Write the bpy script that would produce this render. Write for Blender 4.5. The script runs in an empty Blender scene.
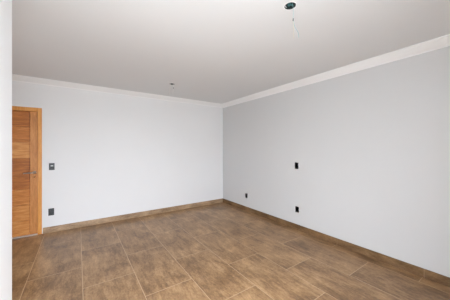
import bpy, bmesh, math, random
from mathutils import Vector

scene = bpy.context.scene
COL = scene.collection
R = math.radians
random.seed(4)

# ------------------------------------------------------------------ camera
cam_data = bpy.data.cameras.new('camera')
cam_data.sensor_fit = 'HORIZONTAL'
cam_data.sensor_width = 36.0
cam_data.lens = 212.245 / 450 * 36.0
cam_data.shift_y = -0.005
cam_data.clip_start = 0.02
cam = bpy.data.objects.new('camera', cam_data)
COL.objects.link(cam)
cam.location = (0, 0, 1.5)
cam.rotation_euler = (R(90), 0, -0.60575)
scene.camera = cam

# ------------------------------------------------------------------ daylight
STRENGTH = 18.7
SKY_LOW = (0.93, 0.995, 1.09)       # bright haze above the horizon
SKY_HIGH = (1.08, 1.15, 1.24)     # upper sky
GROUND = (0.475, 0.502, 0.525)      # sunlit ground outside
EXPOSURE = 0.0

world = bpy.data.worlds.new('daylight')
scene.world = world
world.use_nodes = True
wt = world.node_tree
wt.nodes.clear()
w_out = wt.nodes.new('ShaderNodeOutputWorld')
w_bg = wt.nodes.new('ShaderNodeBackground')
w_tc = wt.nodes.new('ShaderNodeTexCoord')
w_sep = wt.nodes.new('ShaderNodeSeparateXYZ')
w_ramp = wt.nodes.new('ShaderNodeValToRGB')
w_map = wt.nodes.new('ShaderNodeMapRange')
w_map.inputs['From Min'].default_value = -1
w_map.inputs['From Max'].default_value = 1
wt.links.new(w_tc.outputs['Generated'], w_sep.inputs[0])
wt.links.new(w_sep.outputs['Z'], w_map.inputs['Value'])
wt.links.new(w_map.outputs[0], w_ramp.inputs[0])
el = w_ramp.color_ramp.elements
el.new(0.5), el.new(0.5)
for e, (p, c) in zip(el, ((0.495, GROUND), (0.505, SKY_LOW), (0.63, SKY_LOW), (0.72, SKY_HIGH))):
    e.position, e.color = p, (*c, 1)
wt.links.new(w_ramp.outputs[0], w_bg.inputs['Color'])
w_bg.inputs['Strength'].default_value = STRENGTH
wt.links.new(w_bg.outputs[0], w_out.inputs[0])


def portal(name, loc, rot, sx, sy):
    """Sampling guide for the daylight that comes in through an opening."""
    l = bpy.data.lights.new(name, 'AREA')
    l.shape = 'RECTANGLE'
    l.size, l.size_y = sx, sy
    l.cycles.is_portal = True
    o = bpy.data.objects.new(name, l)
    COL.objects.link(o)
    o.location, o.rotation_euler = loc, rot
    return o


# room dimensions (metres); camera stands at the origin
XR, YF, H = 3.2935, 4.8556, 2.677       # right wall, far wall, ceiling
XL, YE = -0.36, 1.9624                  # living-room side of the left wall and its end
YB = -0.20                              # wall behind the camera
XH, YH = -1.66, 1.81                    # entrance hall: left wall, front wall
WT = 0.15
# balcony door opening right behind the camera
BX0, BX1, BZ = -0.32, 0.90, 2.40
# unseen window added in the hall's left wall to fill dark floor
HY0, HY1, HZ0, HZ1 = 2.85, 3.25, 1.00, 1.50

portal('balcony_daylight', ((BX0 + BX1) / 2, YB - 0.10, BZ / 2), (R(90), 0, 0), BX1 - BX0, BZ)
portal('hall_fill_daylight', (XH - 0.10, (HY0 + HY1) / 2, (HZ0 + HZ1) / 2), (R(90), 0, R(-90)), HY1 - HY0, HZ1 - HZ0)

scene.view_settings.view_transform = 'Standard'
scene.view_settings.look = 'None'
scene.view_settings.gamma = 1.0
scene.view_settings.use_curve_mapping = False
scene.view_settings.exposure = EXPOSURE
scene.cycles.max_bounces = 16
scene.cycles.diffuse_bounces = 12
scene.cycles.use_denoising = True


# ------------------------------------------------------------------ node helpers
class NT:
    def __init__(self, name):
        self.m = bpy.data.materials.new(name)
        self.m.use_nodes = True
        self.t = self.m.node_tree
        self.b = self.t.nodes['Principled BSDF']

    def n(self, kind, **kw):
        nd = self.t.nodes.new(kind)
        for k, v in kw.items():
            setattr(nd, k, v)
        return nd

    def put(self, sock, v):
        if isinstance(v, bpy.types.NodeSocket):
            self.t.links.new(v, sock)
        elif v is not None:
            sock.default_value = v

    def math(self, op, a, b=None, c=None):
        nd = self.n('ShaderNodeMath', operation=op)
        for i, v in enumerate((a, b, c)):
            self.put(nd.inputs[i], v)
        return nd.outputs[0]

    def xyz(self, x, y, z):
        nd = self.n('ShaderNodeCombineXYZ')
        for i, v in enumerate((x, y, z)):
            self.put(nd.inputs[i], v)
        return nd.outputs[0]

    def noise(self, vec, scale, detail=4, rough=0.55, dist=0.0):
        nd = self.n('ShaderNodeTexNoise')
        self.put(nd.inputs['Vector'], vec)
        nd.inputs['Scale'].default_value = scale
        nd.inputs['Detail'].default_value = detail
        nd.inputs['Roughness'].default_value = rough
        nd.inputs['Distortion'].default_value = dist
        return nd.outputs[0]

    def ramp(self, fac, stops):
        nd = self.n('ShaderNodeValToRGB')
        e = nd.color_ramp.elements
        while len(e) < len(stops):
            e.new(0.5)
        for i, (p, c) in enumerate(stops):
            e[i].position = p
            e[i].color = (*c, 1)
        self.put(nd.inputs[0], fac)
        return nd.outputs[0]

    def mix(self, fac, a, b, mode='MIX'):
        nd = self.n('ShaderNodeMix', data_type='RGBA', blend_type=mode)
        self.put(nd.inputs[0], fac)
        for i, v in ((6, a), (7, b)):
            if isinstance(v, tuple) and len(v) == 3:
                v = (*v, 1)
            self.put(nd.inputs[i], v)
        return nd.outputs[2]

    def maprange(self, v, a, b, c, d):
        nd = self.n('ShaderNodeMapRange')
        self.put(nd.inputs[0], v)
        for i, x in enumerate((a, b, c, d)):
            nd.inputs[i + 1].default_value = x
        return nd.outputs[0]

    def white(self, vec):
        nd = self.n('ShaderNodeTexWhiteNoise', noise_dimensions='3D')
        self.put(nd.inputs['Vector'], vec)
        return nd.outputs['Value']

    def bump(self, height, strength, dist=0.002):
        nd = self.n('ShaderNodeBump')
        nd.inputs['Strength'].default_value = strength
        nd.inputs['Distance'].default_value = dist
        self.put(nd.inputs['Height'], height)
        self.t.links.new(nd.outputs[0], self.b.inputs['Normal'])

    def obj_co(self):
        s = self.n('ShaderNodeSeparateXYZ')
        tc = self.n('ShaderNodeTexCoord')
        self.t.links.new(tc.outputs['Object'], s.inputs[0])
        return s.outputs[0], s.outputs[1], s.outputs[2], tc.outputs['Object']


def paint(name, col, rough=0.6, bump=0.15):
    k = NT(name)
    x, y, z, co = k.obj_co()
    n1 = k.noise(co, 1.3, 3)
    c = k.mix(k.maprange(n1, 0.3, 0.7, 0.0, 1.0), tuple(v * 0.985 for v in col), col)
    k.put(k.b.inputs['Base Color'], c)
    k.b.inputs['Roughness'].default_value = rough
    k.b.inputs['Specular IOR Level'].default_value = 0.3
    k.bump(k.noise(co, 160, 3), bump, 0.0006)
    return k.m


def plain(name, col, rough=0.4, metal=0.0, spec=0.5):
    k = NT(name)
    x, y, z, co = k.obj_co()
    n1 = k.noise(co, 60, 3)
    k.put(k.b.inputs['Base Color'], k.mix(n1, tuple(v * 0.9 for v in col), tuple(min(1, v * 1.1) for v in col)))
    k.b.inputs['Roughness'].default_value = rough
    k.b.inputs['Metallic'].default_value = metal
    k.b.inputs['Specular IOR Level'].default_value = spec
    return k.m


TILE_X, TILE_Y, GX, GY = 0.516, 1.0, -0.474, 0.218


def tile_color(k, x, y, seed):
    """Wood-look glazed tile, streaks along the long side (y)."""
    wob = k.noise(k.xyz(x, y, seed), 2.2, 3)
    xs = k.math('ADD', x, k.math('MULTIPLY', wob, 0.06))
    cloud = k.noise(k.xyz(k.math('MULTIPLY', xs, 1.5), y, seed), 2.6, 5, 0.62, 0.4)
    streak = k.noise(k.xyz(k.math('MULTIPLY', xs, 8.0), k.math('MULTIPLY', y, 1.5), seed), 3.0, 6, 0.65, 0.3)
    fine = k.noise(k.xyz(k.math('MULTIPLY', xs, 5.0), k.math('MULTIPLY', y, 2.2), seed), 14.0, 5, 0.7)
    f = k.math('ADD', k.math('MULTIPLY', cloud, 0.41),
               k.math('ADD', k.math('MULTIPLY', streak, 0.31), k.math('MULTIPLY', fine, 0.28)))
    return f


TILE_RAMP = [(0.36, (0.115, 0.060, 0.026)), (0.45, (0.220, 0.122, 0.056)),
             (0.53, (0.335, 0.198, 0.096)), (0.64, (0.520, 0.330, 0.170))]
SKIRT_LIT = [(0.36, (0.190, 0.118, 0.064)), (0.46, (0.310, 0.205, 0.118)),  # lighter copy: frontal light on the far skirting put into its colour
               (0.54, (0.440, 0.300, 0.180)), (0.64, (0.600, 0.430, 0.270))]
SKIRT_SHADED = [(0.36, (0.085, 0.045, 0.019)), (0.46, (0.150, 0.084, 0.038)),  # darker copy: grazing shade on the right skirting put into its colour
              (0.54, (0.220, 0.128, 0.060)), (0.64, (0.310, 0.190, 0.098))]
GROUT = (0.56, 0.39, 0.24)


def floor_mat():
    k = NT('floor_tile_brown')
    x, y, z, co = k.obj_co()
    u = k.math('DIVIDE', k.math('SUBTRACT', x, GX), TILE_X)
    ci = k.math('FLOOR', u)
    odd = k.math('FLOORED_MODULO', ci, 2.0)
    v = k.math('SUBTRACT', k.math('DIVIDE', k.math('SUBTRACT', y, GY), TILE_Y), k.math('MULTIPLY', odd, 0.5))
    ri = k.math('FLOOR', v)
    fu = k.math('MULTIPLY', k.math('SUBTRACT', u, ci), TILE_X)
    fv = k.math('MULTIPLY', k.math('SUBTRACT', v, ri), TILE_Y)
    du = k.math('MINIMUM', fu, k.math('SUBTRACT', TILE_X, fu))
    dv = k.math('MINIMUM', fv, k.math('SUBTRACT', TILE_Y, fv))
    d = k.math('MINIMUM', du, dv)
    g = k.maprange(d, 0.0020, 0.0034, 1.0, 0.0)
    rnd = k.white(k.xyz(ci, ri, 3.0))
    f = tile_color(k, x, y, k.math('MULTIPLY', rnd, 37.0))
    f2 = k.math('ADD', f, k.math('MULTIPLY', k.math('SUBTRACT', rnd, 0.5), 0.035))
    c = k.ramp(f2, TILE_RAMP)
    k.put(k.b.inputs['Base Color'], k.mix(g, c, GROUT))
    k.put(k.b.inputs['Roughness'], k.maprange(f, 0.3, 0.7, 0.28, 0.40))
    k.b.inputs['Specular IOR Level'].default_value = 0.4
    k.bump(k.math('SUBTRACT', k.math('MULTIPLY', f, 0.4), g), 0.25, 0.0015)
    return k.m


def skirting_mat(name, stops):
    k = NT(name)
    x, y, z, co = k.obj_co()
    s = k.math('ADD', x, y)
    f = tile_color(k, k.math('MULTIPLY', z, 1.0), s, 5.0)
    c = k.ramp(f, stops)
    k.put(k.b.inputs['Base Color'], c)
    k.b.inputs['Roughness'].default_value = 0.42
    k.b.inputs['Specular IOR Level'].default_value = 0.4
    return k.m


def wood_mat(name, stops, along='x', plank=0.265, vary=0.5):
    k = NT(name)
    x, y, z, co = k.obj_co()
    if along == 'x':
        row = k.math('FLOOR', k.math('DIVIDE', z, plank))
        rnd = k.white(k.xyz(row, 1.0, 2.0))
        p = k.xyz(k.math('ADD', k.math('MULTIPLY', x, 0.9), k.math('MULTIPLY', rnd, 50)), y, k.math('MULTIPLY', z, 7.0))
    else:
        rnd = 0.5
        p = k.xyz(k.math('MULTIPLY', x, 7.0), y, k.math('MULTIPLY', z, 0.9))
    g1 = k.noise(p, 3.5, 6, 0.6, 0.8)
    g2 = k.noise(p, 16.0, 5, 0.7, 0.3)
    f = k.math('ADD', k.math('MULTIPLY', g1, 0.62), k.math('MULTIPLY', g2, 0.38))
    if along == 'x':
        f = k.math('ADD', f, k.math('MULTIPLY', k.math('SUBTRACT', rnd, 0.5), vary))
    k.put(k.b.inputs['Base Color'], k.ramp(f, stops))
    k.b.inputs['Roughness'].default_value = 0.32
    k.b.inputs['Specular IOR Level'].default_value = 0.5
    k.bump(f, 0.1, 0.001)
    return k.m


M = dict(
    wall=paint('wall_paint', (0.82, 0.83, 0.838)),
    wall_grey=paint('wall_pale_grey', (0.645, 0.653, 0.655)),  # base colour greyer than the other walls
    ceiling=paint('ceiling_paint', (0.74, 0.75, 0.755), 0.8),
    cornice=paint('plaster_cornice_white', (0.93, 0.935, 0.935), 0.6, 0.05),
    floor=floor_mat(),
    skirting=skirting_mat('skirting_tile_lit', SKIRT_LIT),
    skirting_shaded=skirting_mat('skirting_tile_shaded', SKIRT_SHADED),
    joint=plain('joint_mortar', (0.36, 0.24, 0.14), 0.8),
    plank=wood_mat('door_wood_planks', [(0.20, (0.22, 0.060, 0.014)), (0.40, (0.42, 0.140, 0.032)),
                                        (0.57, (0.60, 0.225, 0.055)), (0.78, (0.80, 0.42, 0.15))], 'x', 0.265, 0.42),
    stile=wood_mat('door_wood_stile', [(0.3, (0.42, 0.165, 0.045)), (0.5, (0.62, 0.270, 0.085)),
                                       (0.7, (0.76, 0.39, 0.145))], 'z'),
    frame=wood_mat('door_wood_frame', [(0.3, (0.60, 0.24, 0.050)), (0.5, (0.74, 0.33, 0.082)),
                                       (0.7, (0.85, 0.44, 0.135))], 'z'),
    chrome=plain('brushed_nickel', (0.62, 0.58, 0.53), 0.32, 1.0),
    plate=plain('dark_grey_plastic', (0.046, 0.050, 0.055), 0.35),
    module=plain('graphite_module_plastic', (0.034, 0.036, 0.039), 0.3),
    black=plain('black_plastic', (0.012, 0.012, 0.013), 0.4),
    light_mark=plain('pale_grey_key', (0.5, 0.51, 0.52), 0.4),
    box=plain('dark_green_box_plastic', (0.012, 0.022, 0.02), 0.45),
    teal=plain('teal_wire', (0.045, 0.15, 0.155), 0.4),
    teal_pale=plain('pale_blue_wire', (0.27, 0.46, 0.48), 0.4),
    cream=plain('cream_wire', (0.70, 0.64, 0.48), 0.4),
    white_wire=plain('white_wire', (0.75, 0.75, 0.74), 0.4),
    metal=plain('threshold_metal', (0.80, 0.77, 0.73), 0.3, 0.6),
    hallglass=plain('white_aluminium', (0.8, 0.8, 0.8), 0.4),
)


# ------------------------------------------------------------------ mesh helpers
def link(name, bm, mat, parent=None, smooth=False):
    me = bpy.data.meshes.new(name)
    bmesh.ops.recalc_face_normals(bm, faces=bm.faces[:])
    bm.to_mesh(me)
    bm.free()
    for m in (mat if isinstance(mat, (list, tuple)) else [mat]):
        me.materials.append(m)
    if smooth:
        for p in me.polygons:
            p.use_smooth = True
    o = bpy.data.objects.new(name, me)
    COL.objects.link(o)
    if parent:
        o.parent = parent
    return o


def add_box(bm, x0, x1, y0, y1, z0, z1, bevel=0.0, seg=2, mat=0):
    v = [bm.verts.new((x, y, z)) for z in (z0, z1) for y in (y0, y1) for x in (x0, x1)]
    fs = [bm.faces.new([v[i] for i in q]) for q in
          ((0, 2, 3, 1), (4, 5, 7, 6), (0, 1, 5, 4), (2, 6, 7, 3), (0, 4, 6, 2), (1, 3, 7, 5))]
    for f in fs:
        f.material_index = mat
    if bevel:
        es = list({e for f in fs for e in f.edges})
        r = bmesh.ops.bevel(bm, geom=es, offset=bevel, segments=seg, affect='EDGES', profile=0.5)
        for f in r['faces']:
            f.material_index = mat
    return fs


def add_cyl(bm, c, axis, r0, r1, length, seg=24, cap0=True, cap1=True):
    axis = Vector(axis).normalized()
    up = Vector((0, 0, 1)) if abs(axis.z) < 0.9 else Vector((1, 0, 0))
    a = axis.cross(up).normalized()
    b = axis.cross(a)
    c = Vector(c)
    rings = []
    for r, t in ((r0, 0), (r1, length)):
        rings.append([bm.verts.new(c + axis * t + (a * math.cos(i * 2 * math.pi / seg) + b * math.sin(i * 2 * math.pi / seg)) * r)
                      for i in range(seg)])
    for i in range(seg):
        j = (i + 1) % seg
        bm.faces.new((rings[0][i], rings[0][j], rings[1][j], rings[1][i]))
    if cap0:
        bm.faces.new(rings[0][::-1])
    if cap1:
        bm.faces.new(rings[1])
    return rings


def add_tube(bm, pts, r, seg=8):
    """Round tube through a smoothed list of points."""
    P = [Vector(p) for p in pts]
    Q = []
    for i in range(len(P) - 1):
        p0, p1, p2, p3 = P[max(i - 1, 0)], P[i], P[i + 1], P[min(i + 2, len(P) - 1)]
        for s in range(6):
            t = s / 6
            Q.append(0.5 * ((2 * p1) + (p2 - p0) * t + (2 * p0 - 5 * p1 + 4 * p2 - p3) * t * t
                            + (3 * p1 - p0 - 3 * p2 + p3) * t ** 3))
    Q.append(P[-1])
    prev = None
    rings = []
    for i, q in enumerate(Q):
        d = (Q[min(i + 1, len(Q) - 1)] - Q[max(i - 1, 0)]).normalized()
        if prev is None:
            prev = d.cross(Vector((0.3, 0.9, 0.2))).normalized()
        a = (prev - d * prev.dot(d)).normalized()
        prev = a
        b = d.cross(a)
        rings.append([bm.verts.new(q + (a * math.cos(k * 2 * math.pi / seg) + b * math.sin(k * 2 * math.pi / seg)) * r)
                      for k in range(seg)])
    for i in range(len(rings) - 1):
        for k in range(seg):
            j = (k + 1) % seg
            bm.faces.new((rings[i][k], rings[i][j], rings[i + 1][j], rings[i + 1][k]))
    bm.faces.new(rings[0][::-1])
    bm.faces.new(rings[-1])


def box_obj(name, mat, *boxes, parent=None, bevel=0.0):
    bm = bmesh.new()
    for b in boxes:
        add_box(bm, *b, bevel=bevel)
    return link(name, bm, mat, parent)


def struct(o, label=None):
    o['kind'] = 'structure'
    if label:
        o['label'] = label
    return o


def empty(name, loc, rot=(0, 0, 0)):
    o = bpy.data.objects.new(name, None)
    o.empty_display_size = 0.05
    COL.objects.link(o)
    o.location, o.rotation_euler = loc, rot
    return o


def tag(o, label, cat, group=None):
    o['label'], o['category'] = label, cat
    if group:
        o['group'] = group
    return o


# ------------------------------------------------------------------ room shell
LIGHT_A = (1.447, 1.140)        # ceiling point nearer the camera
LIGHT_B = (1.428, 3.779)        # ceiling point nearer the far wall
HOLE_R = 0.045

struct(box_obj('floor', M['floor'], (XH - WT, XR + WT, YB - WT, YF + WT, -0.12, 0.0)), 'brown wood-look tile floor laid half-bond')

# ceiling: underside with two round holes for the light points, slab above
bm = bmesh.new()
edges = []


def loop(pts):
    vs = [bm.verts.new(p) for p in pts]
    for i in range(len(vs)):
        edges.append(bm.edges.new((vs[i], vs[(i + 1) % len(vs)])))


loop([(XH - WT, YB - WT, H), (XR + WT, YB - WT, H), (XR + WT, YF + WT, H), (XH - WT, YF + WT, H)])
for cx, cy in (LIGHT_A, LIGHT_B):
    loop([(cx + HOLE_R * math.cos(i * math.pi / 20), cy + HOLE_R * math.sin(i * math.pi / 20), H) for i in range(40)])
bmesh.ops.triangle_fill(bm, edges=edges, use_beauty=True, use_dissolve=False)
add_box(bm, XH - WT, XR + WT, YB - WT, YF + WT, H + 0.07, H + 0.2)
struct(link('ceiling', bm, M['ceiling']), 'plain off-white painted ceiling')

struct(box_obj('wall_right', M['wall_grey'], (XR, XR + WT, YB - WT, YF + WT, 0, H)), 'pale grey wall on the right')
DX0, DX1, DZ = -1.536, -0.516, 2.188          # outer edges of the door frame
struct(box_obj('wall_far', M['wall'],
               (DX1 - 0.004, XR, YF, YF + WT, 0, H),
               (XH - WT, DX0 + 0.004, YF, YF + WT, 0, H),
               (DX0 + 0.004, DX1 - 0.004, YF, YF + WT, DZ - 0.004, H)), 'pale painted far wall beside the wooden door')
struct(box_obj('wall_left', M['wall'], (XL - WT, XL, YB, YE, 0, H)), 'white wall end close to the camera on the left')
struct(box_obj('wall_hall', M['wall'],
               (XH, XL - WT, YH - WT, YH, 0, H),
               (XH - WT, XH, YH - WT, HY0, 0, H), (XH - WT, XH, HY1, YF, 0, H),
               (XH - WT, XH, HY0, HY1, 0, HZ0), (XH - WT, XH, HY0, HY1, HZ1, H)))
struct(box_obj('wall_rear', M['wall'],
               (XL - WT, BX0, YB - WT, YB, 0, H), (BX1, XR, YB - WT, YB, 0, H), (BX0, BX1, YB - WT, YB, BZ, H)))


# skirting tiles: each run is one strip cut by thin mortar joints
def skirting(name, axis, fixed, a0, a1, joints, label, mat='skirting'):
    t, h, g = 0.012, 0.102, 0.0035
    root = bmesh.new()
    cuts = [a0] + [j for j in sorted(joints) if a0 < j < a1] + [a1]
    jm = bmesh.new()
    for i in range(len(cuts) - 1):
        s = cuts[i] + (g / 2 if i else 0)
        e = cuts[i + 1] - (g / 2 if i < len(cuts) - 2 else 0)
        if axis == 'x':
            add_box(root, s, e, fixed - t, fixed, 0, h, 0.0015)
        else:
            add_box(root, fixed - t, fixed, s, e, 0, h, 0.0015)
    o = struct(link(name, root, M[mat]), label)
    for j in cuts[1:-1]:
        if axis == 'x':
            add_box(jm, j - g / 2, j + g / 2, fixed - t + 0.001, fixed, 0, h - 0.001)
        else:
            add_box(jm, fixed - t + 0.001, fixed, j - g / 2, j + g / 2, 0, h - 0.001)
    if cuts[1:-1]:
        link('mortar_joint', jm, M['joint'], o)
    return o


skirting('baseboard_right', 'y', XR, YB, YF - 0.012, [0.705 + k for k in range(-1, 5)], 'brown tile skirting along the right wall, grazing shade in its colour', 'skirting_shaded')
skirting('baseboard_far', 'x', YF, DX1 + 0.012, XR, [-0.455, 0.555, 1.56, 2.56], 'brown tile skirting along the far wall')


# plaster cornice: stepped cove run along the walls, mitred in the corner
CP, CQ = 0.135, 0.080
PROFILE = [(0.0, CQ), (0.010, CQ), (0.012, CQ - 0.012), (0.026, CQ - 0.018), (0.050, CQ - 0.030), (0.078, CQ - 0.046),
           (0.100, CQ - 0.060), (0.104, CQ - 0.066), (CP - 0.004, CQ - 0.068), (CP, 0.008), (CP, 0.0), (0.0, 0.0)]


def cornice(name, path, label):
    """path: list of (x, y, nx, ny): wall point and the mitre direction (offset per unit projection)."""
    bm = bmesh.new()
    rings = [[bm.verts.new((x + nx * p, y + ny * p, H - q)) for p, q in PROFILE] for x, y, nx, ny in path]
    n = len(PROFILE)
    for a, b in zip(rings, rings[1:]):
        for i in range(n):
            j = (i + 1) % n
            bm.faces.new((a[i], a[j], b[j], b[i]))
    bm.faces.new(rings[0])
    bm.faces.new(rings[-1][::-1])
    return struct(link(name, bm, M['cornice']), label)


cornice('trim_1', [(XR, YB, -1, 0), (XR, YF, -1, -1)], 'white plaster cornice above the right wall')
cornice('trim_2', [(XR, YF, -1, -1), (XH, YF, 1, -1)], 'white plaster cornice above the far wall')

# ------------------------------------------------------------------ entrance door in the far wall
door = struct(empty('door_1', ((DX0 + DX1) / 2, YF, 0)), 'honey-brown wooden entrance door with horizontal boards and a lever handle')
door['category'] = 'door'
ox, oy = (DX0 + DX1) / 2, YF
FW = 0.056            # width of the frame's face
fx0, fx1 = DX0 - ox, DX1 - ox
bm = bmesh.new()
for b in ((fx0, fx0 + FW, -0.008, 0.12, 0, DZ), (fx1 - FW, fx1, -0.008, 0.12, 0, DZ), (fx0 + FW, fx1 - FW, -0.008, 0.12, DZ - 0.068, DZ)):
    add_box(bm, *b, bevel=0.003)
link('door_frame', bm, M['frame'], door)['label'] = 'light honey wooden door frame'
lx0, lx1, lz0, lz1 = fx0 + FW + 0.003, fx1 - FW - 0.004, 0.022, DZ - 0.072
LY = 0.014            # leaf face set slightly back from the frame
SW = 0.094            # width of the vertical stile on the lock side
bm = bmesh.new()
zc = lz0
k = 0
while zc < lz1 - 0.01:
    z2 = min(0.265 * (k + 1), lz1)
    add_box(bm, lx0, lx1 - SW - 0.012, LY + 0.010, LY + 0.036, zc + 0.0015, z2 - 0.0015, bevel=0.003)
    zc = z2
    k += 1
add_box(bm, fx0 + FW - 0.01, fx1 - FW + 0.01, LY + 0.026, LY + 0.036, 0.008, DZ - 0.06)
link('board_panel', bm, M['plank'], door)['label'] = 'wide horizontal boards of varied brown'
bm = bmesh.new()
add_box(bm, lx1 - SW, lx1, LY, LY + 0.036, lz0, lz1, bevel=0.002)
link('stile', bm, M['stile'], door)['label'] = 'vertical board on the handle side'
bm = bmesh.new()
add_box(bm, fx0 + FW, fx1 - FW, -0.012, 0.11, 0.0, 0.016, bevel=0.003)
link('threshold', bm, M['metal'], door)['label'] = 'pale metal threshold strip'
hx, hz = -0.617 - ox, 1.074
bm = bmesh.new()
add_cyl(bm, (hx, LY - 0.009, hz), (0, 1, 0), 0.024, 0.026, 0.009, 32)
rose = link('handle', bm, M['chrome'], door, True)
rose['label'] = 'brushed nickel lever handle'
bm = bmesh.new()
add_tube(bm, [(hx, LY - 0.005, hz), (hx, LY - 0.034, hz), (hx - 0.006, LY - 0.046, hz), (hx - 0.03, LY - 0.052, hz),
              (hx - 0.08, LY - 0.052, hz - 0.001), (hx - 0.135, LY - 0.052, hz - 0.004)], 0.0095, 12)
link('lever', bm, M['chrome'], rose, True)
bm = bmesh.new()
add_cyl(bm, (hx, LY - 0.007, hz - 0.075), (0, 1, 0), 0.020, 0.022, 0.007, 28)
esc = link('lock_rosette', bm, M['stile'], door, True)
bm = bmesh.new()
add_box(bm, hx - 0.003, hx + 0.003, LY - 0.0085, LY - 0.006, hz - 0.087, hz - 0.066, 0.001)
link('keyhole', bm, M['black'], esc)


# ------------------------------------------------------------------ wall plates
def plate(name, loc, rotz, w, h, style, label, cat, group):
    """Flush plate; local x runs along the wall, local -y points into the room."""
    root = tag(empty(name, loc, (0, 0, rotz)), label, cat, group)
    bm = bmesh.new()
    add_box(bm, -w / 2, w / 2, -0.009, 0, -h / 2, h / 2, 0.003, 3)
    link('cover_plate', bm, M['plate'], root)
    mw, mh = w * 0.62, h * 0.50
    bm = bmesh.new()
    add_box(bm, -mw / 2, mw / 2, -0.0115, -0.008, -mh / 2, mh / 2, 0.0012, 2)
    mod = link('module', bm, M['module'], root)
    if style == 'switch':
        for s in (-1, 1):
            bm = bmesh.new()
            add_box(bm, -mw / 2 + 0.002, mw / 2 - 0.002, -0.0145, -0.011, min(s * 0.002, s * (mh / 2 - 0.002)),
                    max(s * 0.002, s * (mh / 2 - 0.002)), 0.001, 2)
            link('rocker', bm, M['module'], mod)
    if style == 'key':
        bm = bmesh.new()
        add_box(bm, -mw * 0.30, mw / 2 - 0.002, -0.0150, -0.011, 0.0040, mh / 2 - 0.006, 0.001, 2)
        r = link('rocker', bm, M['light_mark'], mod)
        r['label'] = 'pale grey key in the upper half'
        bm = bmesh.new()
        add_box(bm, -mw / 2 + 0.002, mw / 2 - 0.002, -0.0145, -0.011, -mh / 2 + 0.002, -0.0015, 0.001, 2)
        link('rocker', bm, M['module'], mod)
    if style == 'socket':
        bm = bmesh.new()
        n = 6
        ring = [(mw * 0.42 * math.cos(a), mw * 0.42 * math.sin(a) * 0.72) for a in [R(60 * i) for i in range(n)]]
        vs = [[bm.verts.new((x, yy, z)) for x, z in ring] for yy in (-0.0125, -0.011)]
        for i in range(n):
            j = (i + 1) % n
            bm.faces.new((vs[0][i], vs[0][j], vs[1][j], vs[1][i]))
        bm.faces.new(vs[0])
        bm.faces.new(vs[1][::-1])
        link('socket_face', bm, M['plate'], mod)
        for dx, dz in ((-0.0095, 0), (0.0095, 0), (0, -0.003)):
            bm = bmesh.new()
            add_cyl(bm, (dx, -0.0131, dz), (0, 1, 0), 0.0024, 0.0024, 0.002, 12)
            link('pin_hole', bm, M['black'], mod)
    return root


FR = 0.0
RR = R(90)             # right wall: plate faces -x
plate('light_switch', (-0.383, YF, 1.166), FR, 0.078, 0.122, 'key',
      'dark grey switch plate with a pale key beside the wooden door, at handle height', 'switch', 'wall plates beside the door')
plate('power_outlet', (-0.390, YF, 0.362), FR, 0.080, 0.124, 'socket',
      'dark grey outlet plate low on the far wall beside the wooden door', 'outlet', 'wall plates beside the door')
plate('light_switch', (XR, 2.451, 1.172), RR, 0.082, 0.120, 'switch',
      'black switch plate halfway up the right wall, straight above an outlet', 'switch', 'wall plates on the right wall')
plate('power_outlet', (XR, 2.440, 0.372), RR, 0.082, 0.112, 'socket',
      'black outlet low on the right wall, straight below the switch plate', 'outlet', 'wall plates on the right wall')
plate('power_outlet', (XR, 3.861, 0.360), RR, 0.082, 0.112, 'socket',
      'black outlet low on the right wall, close to the room corner', 'outlet', 'wall plates on the right wall')


# ------------------------------------------------------------------ open ceiling light points
def junction_box(x, y, label):
    root = tag(empty('ceiling_junction_box', (x, y, H)), label, 'ceiling box', 'open ceiling light points')
    bm = bmesh.new()
    seg, r, ri, d = 32, HOLE_R + 0.001, HOLE_R - 0.003, 0.055
    ro = [[bm.verts.new((rr * math.cos(i * 2 * math.pi / seg), rr * math.sin(i * 2 * math.pi / seg), zz)) for i in range(seg)]
          for rr, zz in ((ri, d - 0.003), (ri, -0.001), (r, -0.001), (r, d))]
    for a, b in zip(ro, ro[1:]):
        for i in range(seg):
            j = (i + 1) % seg
            bm.faces.new((a[i], a[j], b[j], b[i]))
    bm.faces.new(ro[0])
    bm.faces.new(ro[-1][::-1])
    link('box_shell', bm, M['box'], root)
    bm = bmesh.new()
    ro = [[bm.verts.new((rr * math.cos(i * 2 * math.pi / seg), rr * math.sin(i * 2 * math.pi / seg), zz)) for i in range(seg)]
          for rr, zz in ((r + 0.0045, 0.0), (r + 0.0035, -0.002), (r + 0.0015, -0.002), (r + 0.0005, 0.0))]
    for a, b in zip(ro, ro[1:]):
        for i in range(seg):
            j = (i + 1) % seg
            bm.faces.new((a[i], a[j], b[j], b[i]))
    link('plaster_rim', bm, M['cornice'], root)
    return root


def wire(root, name, mat, pts, r, label=None):
    bm = bmesh.new()
    add_tube(bm, pts, r)
    o = link(name, bm, M[mat], root, True)
    if label:
        o['label'] = label
    return o


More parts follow.
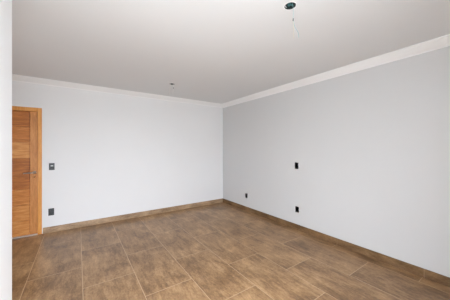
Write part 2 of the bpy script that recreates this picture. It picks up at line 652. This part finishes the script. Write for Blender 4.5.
jb = junction_box(*LIGHT_A, 'larger-looking open dark ceiling box with teal wires, nearest the camera')
wire(jb, 'wire_bundle', 'teal', [(-0.022, 0.008, 0.045), (-0.012, -0.004, 0.014), (0.004, -0.012, 0.004), (0.022, -0.006, 0.010),
                                 (0.024, 0.014, 0.026), (0.006, 0.020, 0.014), (-0.008, 0.014, 0.022)], 0.005, 'coiled teal wire inside the box')
wire(jb, 'hanging_wire', 'teal_pale', [(0.01, -0.01, 0.04), (0.022, -0.012, 0.0), (0.025, -0.012, -0.05), (0.024, -0.012, -0.11),
                                       (0.030, -0.018, -0.155), (0.045, -0.025, -0.19), (0.062, -0.032, -0.215), (0.066, -0.036, -0.26)], 0.0016,
     'pale blue wire hanging from the box')
wire(jb, 'hanging_wire', 'cream', [(0.024, -0.012, -0.11), (0.026, -0.014, -0.15), (0.028, -0.014, -0.20), (0.028, -0.016, -0.27)], 0.0016,
     'cream wire hanging below the connector')
wire(jb, 'wire_tail', 'white_wire', [(-0.005, 0.020, 0.040), (-0.018, 0.032, 0.020), (-0.022, 0.030, 0.002), (-0.016, 0.024, -0.006)], 0.003,
     'short white wire tail')
bm = bmesh.new()
add_cyl(bm, (0.024, -0.012, -0.122), (0, 0, 1), 0.005, 0.004, 0.020, 12)
link('wire_connector', bm, M['plate'], jb)['label'] = 'small dark connector on the hanging wire'

jb = junction_box(*LIGHT_B, 'smaller-looking open ceiling box with two short wires, near the far wall')
wire(jb, 'hanging_wire', 'white_wire', [(-0.01, 0.0, 0.04), (-0.022, 0.01, 0.0), (-0.035, 0.02, -0.06), (-0.040, 0.022, -0.13), (-0.040, 0.022, -0.21)], 0.003)
wire(jb, 'hanging_wire', 'white_wire', [(0.01, 0.0, 0.04), (0.018, -0.006, 0.0), (0.022, -0.012, -0.06), (0.016, -0.010, -0.13), (0.014, -0.010, -0.20)], 0.003)
bm = bmesh.new()
add_cyl(bm, (0.022, -0.012, -0.085), (0, 0, 1), 0.005, 0.004, 0.022, 12)
link('wire_connector', bm, M['plate'], jb)['label'] = 'small dark connector on one wire'
